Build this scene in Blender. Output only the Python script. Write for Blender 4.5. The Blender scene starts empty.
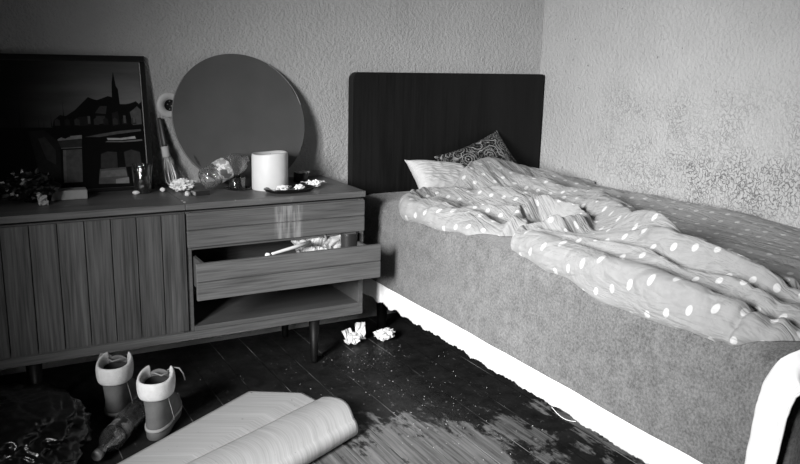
import bpy, bmesh, math, random
from mathutils import Vector, Matrix, noise
C = bpy.context.scene.collection
PI = math.pi
V = Vector

# ------------------------------------------------------------------ helpers
def sm(a, b, x):
    t = max(0.0, min(1.0, (x - a) / (b - a))) if b != a else float(x > a)
    return t * t * (3 - 2 * t)
def lerp(a, b, t): return a + (b - a) * t
def interp(x, pts):
    if x <= pts[0][0]: return pts[0][1]
    for (x0, y0), (x1, y1) in zip(pts, pts[1:]):
        if x <= x1:
            t = (x - x0) / (x1 - x0); t = t * t * (3 - 2 * t)
            return y0 + (y1 - y0) * t
    return pts[-1][1]

class MB:
    """collects shapes (world coordinates) and links them as one mesh object"""
    def __init__(s): s.v = []; s.f = []; s.m = []; s.sm = []; s.uv = None
    def add(s, vs, fs, mi=0, smooth=False):
        n = len(s.v); s.v += [V(p) for p in vs]
        for f in fs:
            s.f.append(tuple(i + n for i in f)); s.m.append(mi); s.sm.append(smooth)
        return s
    def box(s, x0, x1, y0, y1, z0, z1, mi=0, M=None):
        vs = [V((x, y, z)) for z in (z0, z1) for y in (y0, y1) for x in (x0, x1)]
        if M: vs = [M @ p for p in vs]
        return s.add(vs, [(0, 2, 3, 1), (4, 5, 7, 6), (0, 1, 5, 4), (2, 6, 7, 3), (0, 4, 6, 2), (1, 3, 7, 5)], mi)
    def rings(s, rs, cap0=True, cap1=True, mi=0, smooth=True):
        n = len(rs[0]); vs = [p for r in rs for p in r]; fs = []
        for k in range(len(rs) - 1):
            for i in range(n):
                j = (i + 1) % n
                fs.append((k * n + i, k * n + j, (k + 1) * n + j, (k + 1) * n + i))
        if cap0: fs.append(tuple(reversed(range(n))))
        if cap1: fs.append(tuple(range((len(rs) - 1) * n, len(rs) * n)))
        return s.add(vs, fs, mi, smooth)
    def lathe(s, prof, o, ax=(0, 0, 1), n=32, cap0=False, cap1=False, mi=0, smooth=True, mod=None):
        ax = V(ax).normalized(); o = V(o)
        e1 = ax.orthogonal().normalized()
        if abs(ax.z) > .99: e1 = V((1, 0, 0))
        e2 = ax.cross(e1); rs = []
        for k, (r, h) in enumerate(prof):
            ring = []
            for i in range(n):
                a = 2 * PI * i / n; rr = r; hh = h
                if mod: rr, hh = mod(a, r, h)
                ring.append(o + ax * hh + (e1 * math.cos(a) + e2 * math.sin(a)) * rr)
            rs.append(ring)
        return s.rings(rs, cap0, cap1, mi, smooth)
    def tube(s, path, rad, n=10, mi=0, smooth=True, flat=1.0):
        path = [V(p) for p in path]; rs = []; up = None
        for i, p in enumerate(path):
            t = (path[min(i + 1, len(path) - 1)] - path[max(i - 1, 0)]).normalized()
            if up is None: up = t.orthogonal().normalized()
            up = (up - t * up.dot(t)).normalized(); sd = t.cross(up)
            r = rad[i] if isinstance(rad, (list, tuple)) else rad
            rs.append([p + (up * math.cos(2 * PI * k / n) * flat + sd * math.sin(2 * PI * k / n)) * r for k in range(n)])
        return s.rings(rs, True, True, mi, smooth)
    def grid(s, fn, nu, nv, mi=0, smooth=True):
        vs = [fn(i / nu, j / nv) for j in range(nv + 1) for i in range(nu + 1)]
        fs = [(j * (nu + 1) + i, j * (nu + 1) + i + 1, (j + 1) * (nu + 1) + i + 1, (j + 1) * (nu + 1) + i) for j in range(nv) for i in range(nu)]
        return s.add(vs, fs, mi, smooth)
    def build(s, name, mats, parent=None, loc=None, bevel=0, solid=0, sub=0, solid_off=0, recalc=True):
        base = V(parent['_b']) if parent is not None else V(loc or (0, 0, 0))
        me = bpy.data.meshes.new(name)
        me.from_pydata([p - base for p in s.v], [], s.f)
        if not isinstance(mats, (list, tuple)): mats = [mats]
        for m in mats: me.materials.append(m)
        me.polygons.foreach_set('material_index', s.m)
        me.polygons.foreach_set('use_smooth', s.sm)
        if s.uv:
            l = me.uv_layers.new(name='UVMap')
            for lp in me.loops: l.data[lp.index].uv = s.uv[lp.vertex_index]
        if recalc:
            bm = bmesh.new(); bm.from_mesh(me); bmesh.ops.recalc_face_normals(bm, faces=bm.faces); bm.to_mesh(me); bm.free()
        me.update()
        o = bpy.data.objects.new(name, me); C.objects.link(o)
        if parent is not None: o.parent = parent
        else: o.location = base
        o['_b'] = list(base)
        if solid:
            md = o.modifiers.new('Solid', 'SOLIDIFY'); md.thickness = solid; md.offset = solid_off
        if bevel:
            md = o.modifiers.new('Bevel', 'BEVEL'); md.width = bevel; md.segments = 2; md.limit_method = 'ANGLE'; md.angle_limit = .7
        if sub:
            md = o.modifiers.new('Sub', 'SUBSURF'); md.levels = md.render_levels = sub
        return o
def tag(o, label=None, cat=None, group=None, kind=None):
    if label: o['label'] = label
    if cat: o['category'] = cat
    if group: o['group'] = group
    if kind: o['kind'] = kind
    return o
def thing(name, loc, label, cat, group=None):
    o = bpy.data.objects.new(name, None); C.objects.link(o); o.location = loc; o['_b'] = list(loc)
    o.empty_display_size = .05
    return tag(o, label, cat, group)

# ------------------------------------------------------------------ materials
class NT:
    def __init__(s, name):
        s.mat = bpy.data.materials.new(name); s.mat.use_nodes = True
        s.t = s.mat.node_tree; s.b = s.t.nodes['Principled BSDF']; s.out = s.t.nodes['Material Output']
    def n(s, ty, **k):
        o = s.t.nodes.new(ty)
        for a, b in k.items(): setattr(o, a, b)
        return o
    def l(s, a, b): s.t.links.new(a, b)
    def co(s, kind='Object', scale=(1, 1, 1), rot=(0, 0, 0), loc=(0, 0, 0)):
        c = s.n('ShaderNodeTexCoord'); m = s.n('ShaderNodeMapping')
        m.inputs['Scale'].default_value = scale; m.inputs['Rotation'].default_value = rot; m.inputs['Location'].default_value = loc
        s.l(c.outputs[kind], m.inputs[0]); return m.outputs[0]
    def noise(s, co, scale, detail=4, rough=.55, dist=0):
        o = s.n('ShaderNodeTexNoise'); o.inputs['Scale'].default_value = scale; o.inputs['Detail'].default_value = detail
        o.inputs['Roughness'].default_value = rough; o.inputs['Distortion'].default_value = dist
        s.l(co, o.inputs['Vector']); return o.outputs['Fac']
    def math(s, op, a, b=None, c=None, clamp=False):
        o = s.n('ShaderNodeMath', operation=op); o.use_clamp = clamp
        for i, x in enumerate((a, b, c)):
            if x is None: continue
            if isinstance(x, (int, float)): o.inputs[i].default_value = x
            else: s.l(x, o.inputs[i])
        return o.outputs[0]
    def ramp(s, x, lo, hi, a=0., b=1., smooth=True):
        o = s.n('ShaderNodeMapRange'); o.interpolation_type = 'SMOOTHSTEP' if smooth else 'LINEAR'
        for i, q in enumerate((x, lo, hi, a, b)):
            if isinstance(q, (int, float)): o.inputs[i].default_value = q
            else: s.l(q, o.inputs[i])
        return o.outputs[0]
    def mix(s, f, a, b):
        o = s.n('ShaderNodeMix'); o.data_type = 'FLOAT'
        for i, q in zip((0, 2, 3), (f, a, b)):
            if isinstance(q, (int, float)): o.inputs[i].default_value = q
            else: s.l(q, o.inputs[i])
        return o.outputs[0]
    def color(s, g):
        c = s.n('ShaderNodeCombineColor')
        for i in range(3):
            if isinstance(g, (int, float)): c.inputs[i].default_value = g
            else: s.l(g, c.inputs[i])
        s.l(c.outputs[0], s.b.inputs['Base Color'])
    def rough(s, r):
        if isinstance(r, (int, float)): s.b.inputs['Roughness'].default_value = r
        else: s.l(r, s.b.inputs['Roughness'])
    def bump(s, h, strength, dist):
        o = s.n('ShaderNodeBump'); o.inputs['Strength'].default_value = strength; o.inputs['Distance'].default_value = dist
        s.l(h, o.inputs['Height']); s.l(o.outputs[0], s.b.inputs['Normal'])
    def xyz(s, co):
        o = s.n('ShaderNodeSeparateXYZ'); s.l(co, o.inputs[0]); return o.outputs
    def spec(s, v): s.b.inputs['Specular IOR Level'].default_value = v

def plain(name, g, rough=.6, var=.12, scale=30, bump=0, bdist=.002, spec=.5, metal=0, dscale=None):
    t = NT(name); n = t.noise(t.co(), scale)
    t.color(t.ramp(n, .3, .7, g * (1 - var), g * (1 + var), False)); t.rough(rough); t.spec(spec)
    t.b.inputs['Metallic'].default_value = metal
    if bump: t.bump(t.noise(t.co(), dscale or scale * 4), bump, bdist)
    return t.mat

def wood(name, g, axis=0, rough=.45, contrast=.45, stain=None, bands=None, scuff=.0):
    """grain along axis (0 x, 1 y, 2 z)"""
    t = NT(name); sc = [130, 130, 130]; sc[axis] = 4.0
    n1 = t.noise(t.co(scale=sc), 1, 5, .6, .4)
    sc2 = [12, 12, 12]; sc2[axis] = 1.2
    n2 = t.noise(t.co(scale=sc2, loc=(3, 5, 1)), 1, 3, .5, .8)
    sc3 = [260, 260, 260]; sc3[axis] = 9
    n3 = t.noise(t.co(scale=sc3), 1, 2)
    f = t.math('ADD', t.math('MULTIPLY', n1, .5), t.math('ADD', t.math('MULTIPLY', n2, .35), t.math('MULTIPLY', n3, .25)))
    v = t.ramp(f, .38, .74, g * (1 - contrast), g * (1 + contrast), False)
    if bands:                       # boards of slightly different tone
        ax, org, w, amt = bands
        k = t.math('FLOOR', t.math('DIVIDE', t.math('SUBTRACT', t.xyz(t.co())[ax], org), w))
        wn = t.n('ShaderNodeTexWhiteNoise', noise_dimensions='1D'); t.l(k, wn.inputs['W'])
        v = t.math('MULTIPLY', v, t.ramp(wn.outputs['Value'], 0, 1, 1 - amt, 1 + amt, False))
    if scuff:
        s_ = t.ramp(t.noise(t.co(scale=(9, 9, 9), loc=(7, 2, 4)), 1, 6, .7), .58, .72)
        v = t.mix(t.math('MULTIPLY', s_, scuff), v, .3)
    if stain:                       # pale wax runs down the drawer front
        x0, x1, s = stain
        c = t.xyz(t.co())
        m = t.math('MULTIPLY', t.ramp(c[0], x0, x0 + .02), t.ramp(c[0], x1 - .02, x1, 1, 0))
        m = t.math('MULTIPLY', m, t.ramp(t.noise(t.co(scale=(90, 90, 9)), 1, 3), .3, .68))
        v = t.mix(t.math('MULTIPLY', m, s), v, .35)
    t.color(v); t.rough(t.ramp(n1, .3, .7, rough - .08, rough + .12, False)); t.spec(.35)
    t.bump(f, .25, .0015)
    return t.mat

def plaster(name, g, mould=False):
    t = NT(name); co = t.co()
    big = t.noise(co, 1.6, 3); mid = t.noise(co, 9, 4)
    v = t.math('ADD', t.ramp(big, .3, .7, g * .93, g * 1.05, False), t.ramp(mid, .3, .7, -.015, .015, False))
    bn = t.noise(co, 130, 3, .6); bl = t.noise(co, 62, 2)
    h = t.math('ADD', t.math('MULTIPLY', bn, .6), t.math('MULTIPLY', bl, .8))
    st = .5
    if mould:
        c = t.xyz(co)
        wn = t.noise(co, 66, 1.0, .4, .5)
        worm = t.math('SUBTRACT', 1, t.math('MULTIPLY', t.math('ABSOLUTE', t.math('SUBTRACT', wn, .5)), 15), clamp=True)
        # patches of peeling and damp: lower middle of the wall, thinning upwards and into the corner
        my = t.math('MULTIPLY', t.ramp(c[1], -.5, -.95, 0, 1), t.ramp(c[2], .98, .72, 0, 1))
        my2 = t.math('MULTIPLY', t.ramp(c[1], -.15, -.6, 0, 1), t.ramp(c[2], 1.14, .92, 0, .55))
        zone = t.math('MAXIMUM', my, my2)
        patch = t.ramp(t.noise(t.co(loc=(2, 1, 6)), 5, 4, .6), .38, .6, .25, 1)
        mk = t.math('MULTIPLY', t.math('MULTIPLY', zone, patch), worm)
        fine = t.ramp(t.noise(co, 150, 2), .52, .62)
        mk = t.math('ADD', t.math('MULTIPLY', mk, .9), t.math('MULTIPLY', t.math('MULTIPLY', zone, fine), .12), clamp=True)
        speck = t.math('MULTIPLY', t.ramp(t.noise(t.co(loc=(5, 5, 5)), 42, 2), .70, .76), .6)
        scr = t.math('MULTIPLY', t.ramp(t.noise(t.co(scale=(1, 3, 14), rot=(.6, 0, 0)), 3, 2), .70, .74), .12)
        mk = t.math('MAXIMUM', mk, t.math('MAXIMUM', speck, scr))
        v = t.mix(mk, v, .10)
        h = t.math('SUBTRACT', h, t.math('MULTIPLY', mk, .5)); st = .6
    t.color(v); t.rough(.85); t.spec(.2)
    t.bump(h, st, .02)
    return t.mat

def floor_mat():
    t = NT('old floorboards'); co = t.co(); c = t.xyz(co)
    w = .118; x0 = -1.009
    q = t.math('DIVIDE', t.math('SUBTRACT', c[0], x0), w)
    fr = t.math('FRACT', t.math('ADD', q, 100.0)); k = t.math('FLOOR', q)
    d = t.math('MULTIPLY', t.math('MINIMUM', fr, t.math('SUBTRACT', 1, fr)), w)
    wn = t.n('ShaderNodeTexWhiteNoise', noise_dimensions='1D'); t.l(k, wn.inputs['W'])
    grain = t.noise(t.co(scale=(90, 4, 20)), 1, 5, .65, .6)
    grain2 = t.noise(t.co(scale=(30, 1.6, 10), loc=(4, 2, 0)), 1, 4, .6, 1.2)
    gr = t.math('ADD', t.math('MULTIPLY', grain, .55), t.math('MULTIPLY', grain2, .45))
    paint = t.ramp(t.noise(co, 14, 5, .7), .35, .75, .008, .024, False)
    bare = t.ramp(gr, .38, .64, .05, .23, False)
    # worn through towards the window side of the room
    far = t.ramp(t.math('ADD', c[1], t.math('MULTIPLY', c[0], .12)), -.82, -1.22, -.12, .215, False)
    far = t.math('SUBTRACT', far, t.ramp(c[0], -1.13, -.98, 0, .15))
    far = t.math('SUBTRACT', far, t.ramp(c[0], -1.70, -1.85, 0, .3))
    wear = t.math('ADD', t.noise(t.co(scale=(11, 5.5, 5)), 1, 7, .7, .3), far)
    wear = t.math('ADD', wear, t.math('MULTIPLY', t.math('SUBTRACT', wn.outputs[0], .5), .10))
    m = t.ramp(wear, .54, .62)
    chips = t.ramp(t.noise(t.co(scale=(26, 10, 9), loc=(1, 7, 0)), 1, 6, .72, .4), .60, .66)
    m = t.math('MULTIPLY', m, t.math('SUBTRACT', 1, t.math('MULTIPLY', chips, .85)))
    v = t.mix(m, paint, bare)
    scuff = t.ramp(t.noise(t.co(scale=(60, 22, 30), loc=(9, 3, 0)), 1, 6, .75), .60, .72, 0, .11)
    v = t.math('ADD', v, scuff)
    line = t.ramp(d, .0009, .0020, 1, 0)
    dust = t.ramp(t.noise(t.co(scale=(5, 2.2, 1), loc=(0, 3, 2)), 1, 4, .6), .46, .66, .006, .26)
    v = t.mix(line, v, dust)
    t.color(v)
    t.rough(t.mix(m, t.ramp(t.noise(co, 22, 4), .3, .7, .38, .62, False), .75)); t.spec(.28)
    h = t.math('SUBTRACT', t.math('ADD', t.math('MULTIPLY', gr, .4), t.math('MULTIPLY', m, -.3)), line)
    t.bump(h, .5, .003)
    return t.mat

def dotted(name, g, gd):
    t = NT(name); tc = t.n('ShaderNodeTexCoord'); mp = t.n('ShaderNodeMapping')
    mp.inputs['Rotation'].default_value = (0, 0, .5); t.l(tc.outputs['UV'], mp.inputs[0])
    nz = t.n('ShaderNodeTexNoise'); nz.inputs['Scale'].default_value = 9; t.l(mp.outputs[0], nz.inputs[0])
    c = t.xyz(mp.outputs[0]); a = .078; res = None
    for off in (0.0, .5):
        fx = t.math('SUBTRACT', t.math('FRACT', t.math('ADD', t.math('DIVIDE', c[0], a), 50 + off)), .5)
        fy = t.math('SUBTRACT', t.math('FRACT', t.math('ADD', t.math('DIVIDE', c[1], a), 50 + off)), .5)
        d = t.math('SQRT', t.math('ADD', t.math('MULTIPLY', fx, fx), t.math('MULTIPLY', fy, fy)))
        m = t.ramp(d, .092, .116, 1, 0)
        res = m if res is None else t.math('MAXIMUM', res, m)
    base = t.ramp(t.noise(t.co(), 40, 3), .3, .7, g * .93, g * 1.07, False)
    t.color(t.mix(res, base, gd)); t.rough(.85); t.spec(.15)
    t.b.inputs['Sheen Weight'].default_value = .15
    def wr(scale, rot, d=.4):
        m_ = t.n('ShaderNodeMapping'); m_.inputs['Scale'].default_value = scale; m_.inputs['Rotation'].default_value = (0, 0, rot)
        t.l(tc.outputs['UV'], m_.inputs[0]); return t.noise(m_.outputs[0], 1, 4, .55, d)
    w1 = t.math('ABSOLUTE', t.math('SUBTRACT', wr((26, 4.5, 1), .07), .5)); w2 = t.math('ABSOLUTE', t.math('SUBTRACT', wr((13, 5, 1), -.35, .8), .5))
    ww = t.math('ADD', t.math('MINIMUM', w1, .12), t.math('MULTIPLY', t.math('MINIMUM', w2, .14), 1.3))
    t.bump(ww, .55, .045)
    return t.mat

def terry(name, g):
    t = NT(name); co = t.co()
    a = t.noise(co, 150, 3, .75); b = t.noise(co, 22, 4, .6); c = t.noise(co, 4, 3)
    f = t.math('ADD', t.math('MULTIPLY', a, .6), t.math('ADD', t.math('MULTIPLY', b, .25), t.math('MULTIPLY', c, .15)))
    t.color(t.ramp(f, .36, .64, g * .45, g * 1.5, False)); t.rough(.95); t.spec(.1)
    t.b.inputs['Sheen Weight'].default_value = .25
    t.bump(a, .7, .004)
    return t.mat

def paisley(name):
    t = NT(name); co = t.co()
    vo = t.n('ShaderNodeTexVoronoi'); vo.inputs['Scale'].default_value = 17; t.l(co, vo.inputs['Vector'])
    r1 = t.math('SINE', t.math('MULTIPLY', vo.outputs['Distance'], 30))
    m1 = t.ramp(r1, .72, .9)
    wn = t.noise(co, 42, 2, .5, 1.5)
    w = t.ramp(t.math('ABSOLUTE', t.math('SUBTRACT', wn, .5)), .012, .03, 1, 0)
    gate = t.ramp(t.noise(t.co(loc=(3, 3, 3)), 9, 2), .42, .55)
    m = t.math('MAXIMUM', t.math('MULTIPLY', m1, gate), t.math('MULTIPLY', w, .7))
    t.color(t.mix(m, .006, .30)); t.rough(.8); t.spec(.2)
    t.bump(m, .2, .001)
    return t.mat

def clear_plastic(name, tint=.95, diff=.05):
    t = NT(name)
    tr = t.n('ShaderNodeBsdfTransparent'); tr.inputs[0].default_value = (tint, tint, tint, 1)
    gl = t.n('ShaderNodeBsdfGlossy'); gl.inputs['Roughness'].default_value = .06; gl.inputs['Color'].default_value = (.95, .95, .95, 1)
    fr = t.n('ShaderNodeFresnel'); fr.inputs['IOR'].default_value = 1.5
    bp = t.n('ShaderNodeBump'); bp.inputs['Strength'].default_value = .8; bp.inputs['Distance'].default_value = .008
    t.l(t.noise(t.co(), 35, 3), bp.inputs['Height']); t.l(bp.outputs[0], gl.inputs['Normal']); t.l(bp.outputs[0], fr.inputs['Normal'])
    m1 = t.n('ShaderNodeMixShader'); t.l(t.math('ADD', t.math('MULTIPLY', fr.outputs[0], 1.5), .06, clamp=True), m1.inputs[0]); t.l(tr.outputs[0], m1.inputs[1]); t.l(gl.outputs[0], m1.inputs[2])
    df = t.n('ShaderNodeBsdfDiffuse'); df.inputs[0].default_value = (.8, .8, .8, 1)
    m2 = t.n('ShaderNodeMixShader'); m2.inputs[0].default_value = diff; t.l(m1.outputs[0], m2.inputs[1]); t.l(df.outputs[0], m2.inputs[2])
    t.l(m2.outputs[0], t.out.inputs['Surface'])
    return t.mat

def label_mat(name, lo, hi):
    t = NT(name); co = t.co()
    a = t.ramp(t.noise(co, 60, 3, .6, 1), .46, .52); b = t.ramp(t.noise(t.co(loc=(4, 1, 2)), 25, 2), .5, .56)
    t.color(t.mix(t.math('MAXIMUM', t.math('MULTIPLY', a, .6), b), hi, lo)); t.rough(.4)
    t.bump(t.noise(co, 70, 3), .4, .002)
    return t.mat

def mat_sheet():
    t = NT('pale floor vinyl'); co = t.co(kind='UV')
    st = t.noise(t.co(kind='UV', scale=(190, 3, 1)), 1, 3, .6, .2)
    st2 = t.noise(t.co(kind='UV', scale=(34, 1.4, 1), loc=(2, 0, 0)), 1, 4)
    v = t.math('ADD', t.ramp(st, .3, .7, .40, .56, False), t.ramp(st2, .3, .7, -.05, .05, False))
    sp = t.ramp(t.noise(t.co(kind='UV', loc=(1, 4, 0)), 26, 3, .7), .70, .74)
    v = t.mix(t.math('MULTIPLY', sp, .85), v, .04)
    sp2 = t.ramp(t.noise(t.co(kind='UV', loc=(7, 1, 0)), 90, 2), .72, .75)
    v = t.mix(t.math('MULTIPLY', sp2, .7), v, .05)
    t.color(v); t.rough(.5); t.spec(.4); t.bump(st, .15, .001)
    return t.mat

M = {}
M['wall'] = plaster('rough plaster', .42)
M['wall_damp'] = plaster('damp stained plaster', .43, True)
M['ceil'] = plain('darkened ceiling paint', .15, .9)  # unseen ceiling, coloured dark to cut bounced fill light
M['wall_dim'] = plaster('darkened unseen plaster', .16)  # darker plaster for the unseen walls, keeps bounce out of the shadows
M['floor'] = floor_mat()
M['headboard'] = wood('dark veneer', .009, 2, .55, .5)
M['headboard'].node_tree.nodes['Principled BSDF'].inputs['Specular IOR Level'].default_value = .15
M['sb_top'] = wood('sideboard top veneer', .10, 0, .42, .5, scuff=.45)
M['sb_front'] = wood('sideboard oak across', .098, 0, .5, .52)
M['sb_drip'] = wood('sideboard oak with wax runs', .098, 0, .5, .52, stain=(.300, .415, .6))
M['sb_door'] = wood('sideboard oak slats', .082, 2, .5, .7, bands=(0, -.003, .0775, .22))
M['sb_in'] = wood('sideboard inside', .085, 0, .6, .3)
M['sb_dark'] = plain('sideboard recess', .012, .8)  # near-black, puts the gap's shade into the colour; bed base shares it
M['black'] = plain('black lacquer', .004, .5, spec=.2)
M['terry'] = terry('grey towelling bedspread', .130)
M['frill'] = plain('white cotton frill', .82, .9, .05, 25, .3, .002, .1)
M['trim'] = plain('white cotton trim', .72, .9, .1, 18, .3, .002, .1)
M['duvet'] = dotted('dotted duvet cotton', .26, .47)
M['pillow'] = plain('white pillow cotton', .50, .9, .06, 15, .2, .002, .1)
M['paisley'] = paisley('paisley cushion cloth')
M['board'] = plain('dull grey mirror', .085, .42, .10, 7, 0, spec=.35)
M['chip'] = plain('chipped edge', .03, .5, .5, 80)
M['edge'] = plain('pale rim edge', .25, .3)
M['frame'] = plain('black frame', .006, .4, .2)
M['wax'] = plain('white candle wax', .62, .45, .03, 20, spec=.4)
M['wax'].node_tree.nodes['Principled BSDF'].inputs['Subsurface Weight'].default_value = .25
M['wax'].node_tree.nodes['Principled BSDF'].inputs['Subsurface Radius'].default_value = (.02, .02, .02)
M['wick'] = plain('burnt wick', .01, .9)
M['paper'] = plain('crumpled white paper', .78, .85, .06, 60, spec=.15)
M['paper_grey'] = plain('grey paper', .42, .8, .25, 45)
M['ash'] = plain('black ashtray glaze', .006, .25)
M['ashes'] = plain('cigarette ash', .12, .95, .6, 180, .6, .002)
M['butt'] = plain('cigarette paper', .68, .8, .15, 90)
M['clear'] = clear_plastic('clear bottle plastic', .95, .06)
M['clear_dark'] = clear_plastic('dark bottle plastic', .55, .02)
M['glass'] = clear_plastic('smoked tumbler glass', .6, .01)
M['label'] = label_mat('printed bottle label', .10, .7)
M['label_dark'] = label_mat('dark bottle label', .02, .22)
M['cap'] = plain('grey bottle cap', .10, .4)
M['suede'] = plain('boot suede', .12, .85, .18, 22, .3, .002, .2)
M['sole'] = plain('boot sole', .09, .7, .15, 30)
M['welt'] = plain('boot welt', .32, .7, .15, 40)
M['fleece'] = plain('pale boot cuff', .56, .95, .08, 60, .5, .004, .1)
M['lining'] = plain('dark boot lining', .02, .95)
M['lace'] = plain('boot lace', .22, .9)
M['bag'] = plain('black bin bag plastic', .002, .30, .2, 12, .35, .006, .45, dscale=26)
M['vinyl'] = mat_sheet()
M['steel'] = plain('whisk steel', .55, .35, .1, 30, metal=.3)
M['handle'] = plain('dark whisk handle', .04, .45)
M['socketplate'] = plain('off white socket plate', .55, .45, .05)
M['socketdark'] = plain('dark socket well', .012, .5)
M['pin'] = plain('socket brass', .4, .3, metal=.8)
M['tin'] = plain('dark ribbed tin', .02, .4)
M['carton'] = plain('pale carton', .30, .7, .15, 25)
M['window'] = plain('white window paint', .7, .4)
M['crumb'] = plain('floor dust crumbs', .5, .9)
M['match'] = plain('dark matchbox', .02, .35)
M['cloth'] = plain('rumpled pale cloth', .5, .9, .25, 30, .3, .003)

# ------------------------------------------------------------------ room
XL, YF, ZC = -3.55, -3.75, 2.45
def struct(name, mb, m, **k): return tag(mb.build(name, m, **k), kind='structure')
struct('floor', MB().box(XL - .2, .12, YF - .12, .12, -.1, 0), M['floor'])
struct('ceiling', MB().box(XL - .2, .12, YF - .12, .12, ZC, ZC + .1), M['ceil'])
struct('wall_back', MB().box(XL - .2, 0, 0, .12, 0, ZC), M['wall'])
struct('wall_right', MB().box(0, .12, YF - .12, .12, 0, ZC), M['wall_damp'])
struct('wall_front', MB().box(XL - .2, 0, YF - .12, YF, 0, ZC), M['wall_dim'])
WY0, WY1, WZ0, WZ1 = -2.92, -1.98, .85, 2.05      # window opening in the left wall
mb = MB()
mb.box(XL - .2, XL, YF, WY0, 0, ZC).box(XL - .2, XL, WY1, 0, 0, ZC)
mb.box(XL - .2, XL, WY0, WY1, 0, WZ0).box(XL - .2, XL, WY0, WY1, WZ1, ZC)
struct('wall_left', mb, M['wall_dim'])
mb = MB()
xf0, xf1 = XL - .17, XL - .12
for y0, y1, z0, z1 in ((WY0, WY1, WZ0, WZ0 + .06), (WY0, WY1, WZ1 - .06, WZ1), (WY0, WY0 + .06, WZ0 + .06, WZ1 - .06),
                       (WY1 - .06, WY1, WZ0 + .06, WZ1 - .06), ((WY0 + WY1) / 2 - .03, (WY0 + WY1) / 2 + .03, WZ0 + .06, WZ1 - .06)):
    mb.box(xf0, xf1, y0, y1, z0, z1)
struct('window_1', mb, M['window'], bevel=.005)

# ------------------------------------------------------------------ sideboard
SL, SM, SR, SF = -2.430, -1.772, -1.117, -.4055
sb = thing('sideboard', (-1.772, -.2, 0), 'long dark wooden sideboard with a slatted door and one drawer pulled open', 'sideboard')
for x0, x1 in ((SL - .003, SM - .0006), (SM + .0006, SR + .003)):
    MB().box(x0, x1, SF, -.004, .6255, .6475).build('tabletop', M['sb_top'], sb, bevel=.002)
mb = MB()
for x0, x1 in ((SL, SL + .018), (SM - .018, SM - .001), (SM + .001, SM + .018), (SR - .018, SR)):
    mb.box(x0, x1, SF + .014 if x1 != SR else SF + .0095, -.012, .176, .617)
for x0, x1 in ((SL + .018, SM - .018), (SM + .018, SR - .018)):
    mb.box(x0, x1, SF + .008, -.012, .204, .220)
    mb.box(x0, x1, -.024, -.014, .220, .617)
    mb.box(x0, x1, SF + .02, -.024, .6, .617)
mb.box(SM + .018, SR - .018, SF + .012, -.024, .487, .495)
mb.build('carcass', M['sb_in'], sb, bevel=.0012)
MB().box(SL + .004, SR - .004, SF + .03, -.02, .6175, .625).build('shadow_gap', M['sb_dark'], sb)  # dark filler block, paints the shadow line under the top
MB().box(SL, SR - .001, SF + .006, SF + .022, .1745, .2035).build('plinth', M['sb_front'], sb, bevel=.0015)
mb = MB()
for k in range(8):
    x1 = SM - .003 - .0775 * k; x0 = x1 - .0775 + .0032
    mb.box(x0, x1, SF + .004, SF + .016, .2095, .6135)
mb.box(SM - .003 - .62, SM - .0035, SF + .0125, SF + .020, .211, .612)
mb.build('door', M['sb_door'], sb, bevel=.0012)
def drawer_front(y, z0, zm, z1, x0, x1):
    mb = MB()
    mb.box(x0, x1, y, y + .014, z0, zm - .0014).box(x0, x1, y, y + .014, zm + .0014, z1).box(x0 + .001, x1 - .001, y + .006, y + .018, z0 + .001, z1 - .001)
    return mb
d1 = MB().box(SM + .022, SR - .022, SF + .024, -.05, .499, .508).build('drawer', M['sb_in'], sb)
drawer_front(SF + .003, .4975, .556, .6135, SM + .003, SR + .0005).build('drawer_front', M['sb_drip'], d1, bevel=.0014)
DY = -.528
mb = MB()
X0, X1 = SM + .024, SR - .024
mb.box(X0, X0 + .012, DY + .016, DY + .37, .36, .462).box(X1 - .012, X1, DY + .016, DY + .37, .36, .462)
mb.box(X0 + .012, X1 - .012, DY + .358, DY + .37, .36, .462).box(X0 + .012, X1 - .012, DY + .016, DY + .358, .366, .372)
d2 = mb.build('drawer', M['sb_in'], sb, bevel=.001)
drawer_front(DY, .351, .4125, .4735, SM - .003, SR + .004).build('drawer_front', M['sb_front'], d2, bevel=.0014)
for x, y in ((-1.305, -.372), (-1.305, -.07), (-2.25, -.372), (-2.25, -.07)):
    MB().lathe([(.011, 0), (.013, .01), (.021, .174)], (x, y, 0), n=16, cap0=True, cap1=True).build('leg', M['black'], sb)

# ------------------------------------------------------------------ framed picture
P0 = V((-1.80, -.085, .6475)); PV = V((0, .065, .4635)).normalized(); PN = PV.cross(V((1, 0, 0))); PN = PN if PN.y < 0 else -PN
FW, FH = .655, .4683
def pp(u, v, d=0.0): return P0 + V((1, 0, 0)) * u + PV * v + PN * d
fp = thing('framed_picture', (-2.12, -.085, .6475), 'black framed harbour town picture leaning on wall above the sideboard', 'picture')
def pbox(mb, u0, u1, v0, v1, d0, d1, mi=0):
    vs = [pp(u, v, d) for d in (d0, d1) for v in (v0, v1) for u in (u0, u1)]
    return mb.add(vs, [(0, 2, 3, 1), (4, 5, 7, 6), (0, 1, 5, 4), (2, 6, 7, 3), (0, 4, 6, 2), (1, 3, 7, 5)], mi)
mb = MB(); t_ = .021
pbox(mb, -FW, 0, 0, t_ * .6, -.014, 0); pbox(mb, -FW, 0, FH - t_, FH, -.014, 0)
pbox(mb, -FW, -FW + t_, t_ * .6, FH - t_, -.014, 0); pbox(mb, -t_ * 1.05, 0, t_ * .6, FH - t_, -.014, 0)
mb.build('frame', M['frame'], fp, bevel=.003)
pm = []
def ink(g):
    m = plain('print ink %d' % len(pm), g, .38, .22, 60, spec=.25); pm.append(m); return len(pm) - 1
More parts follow.
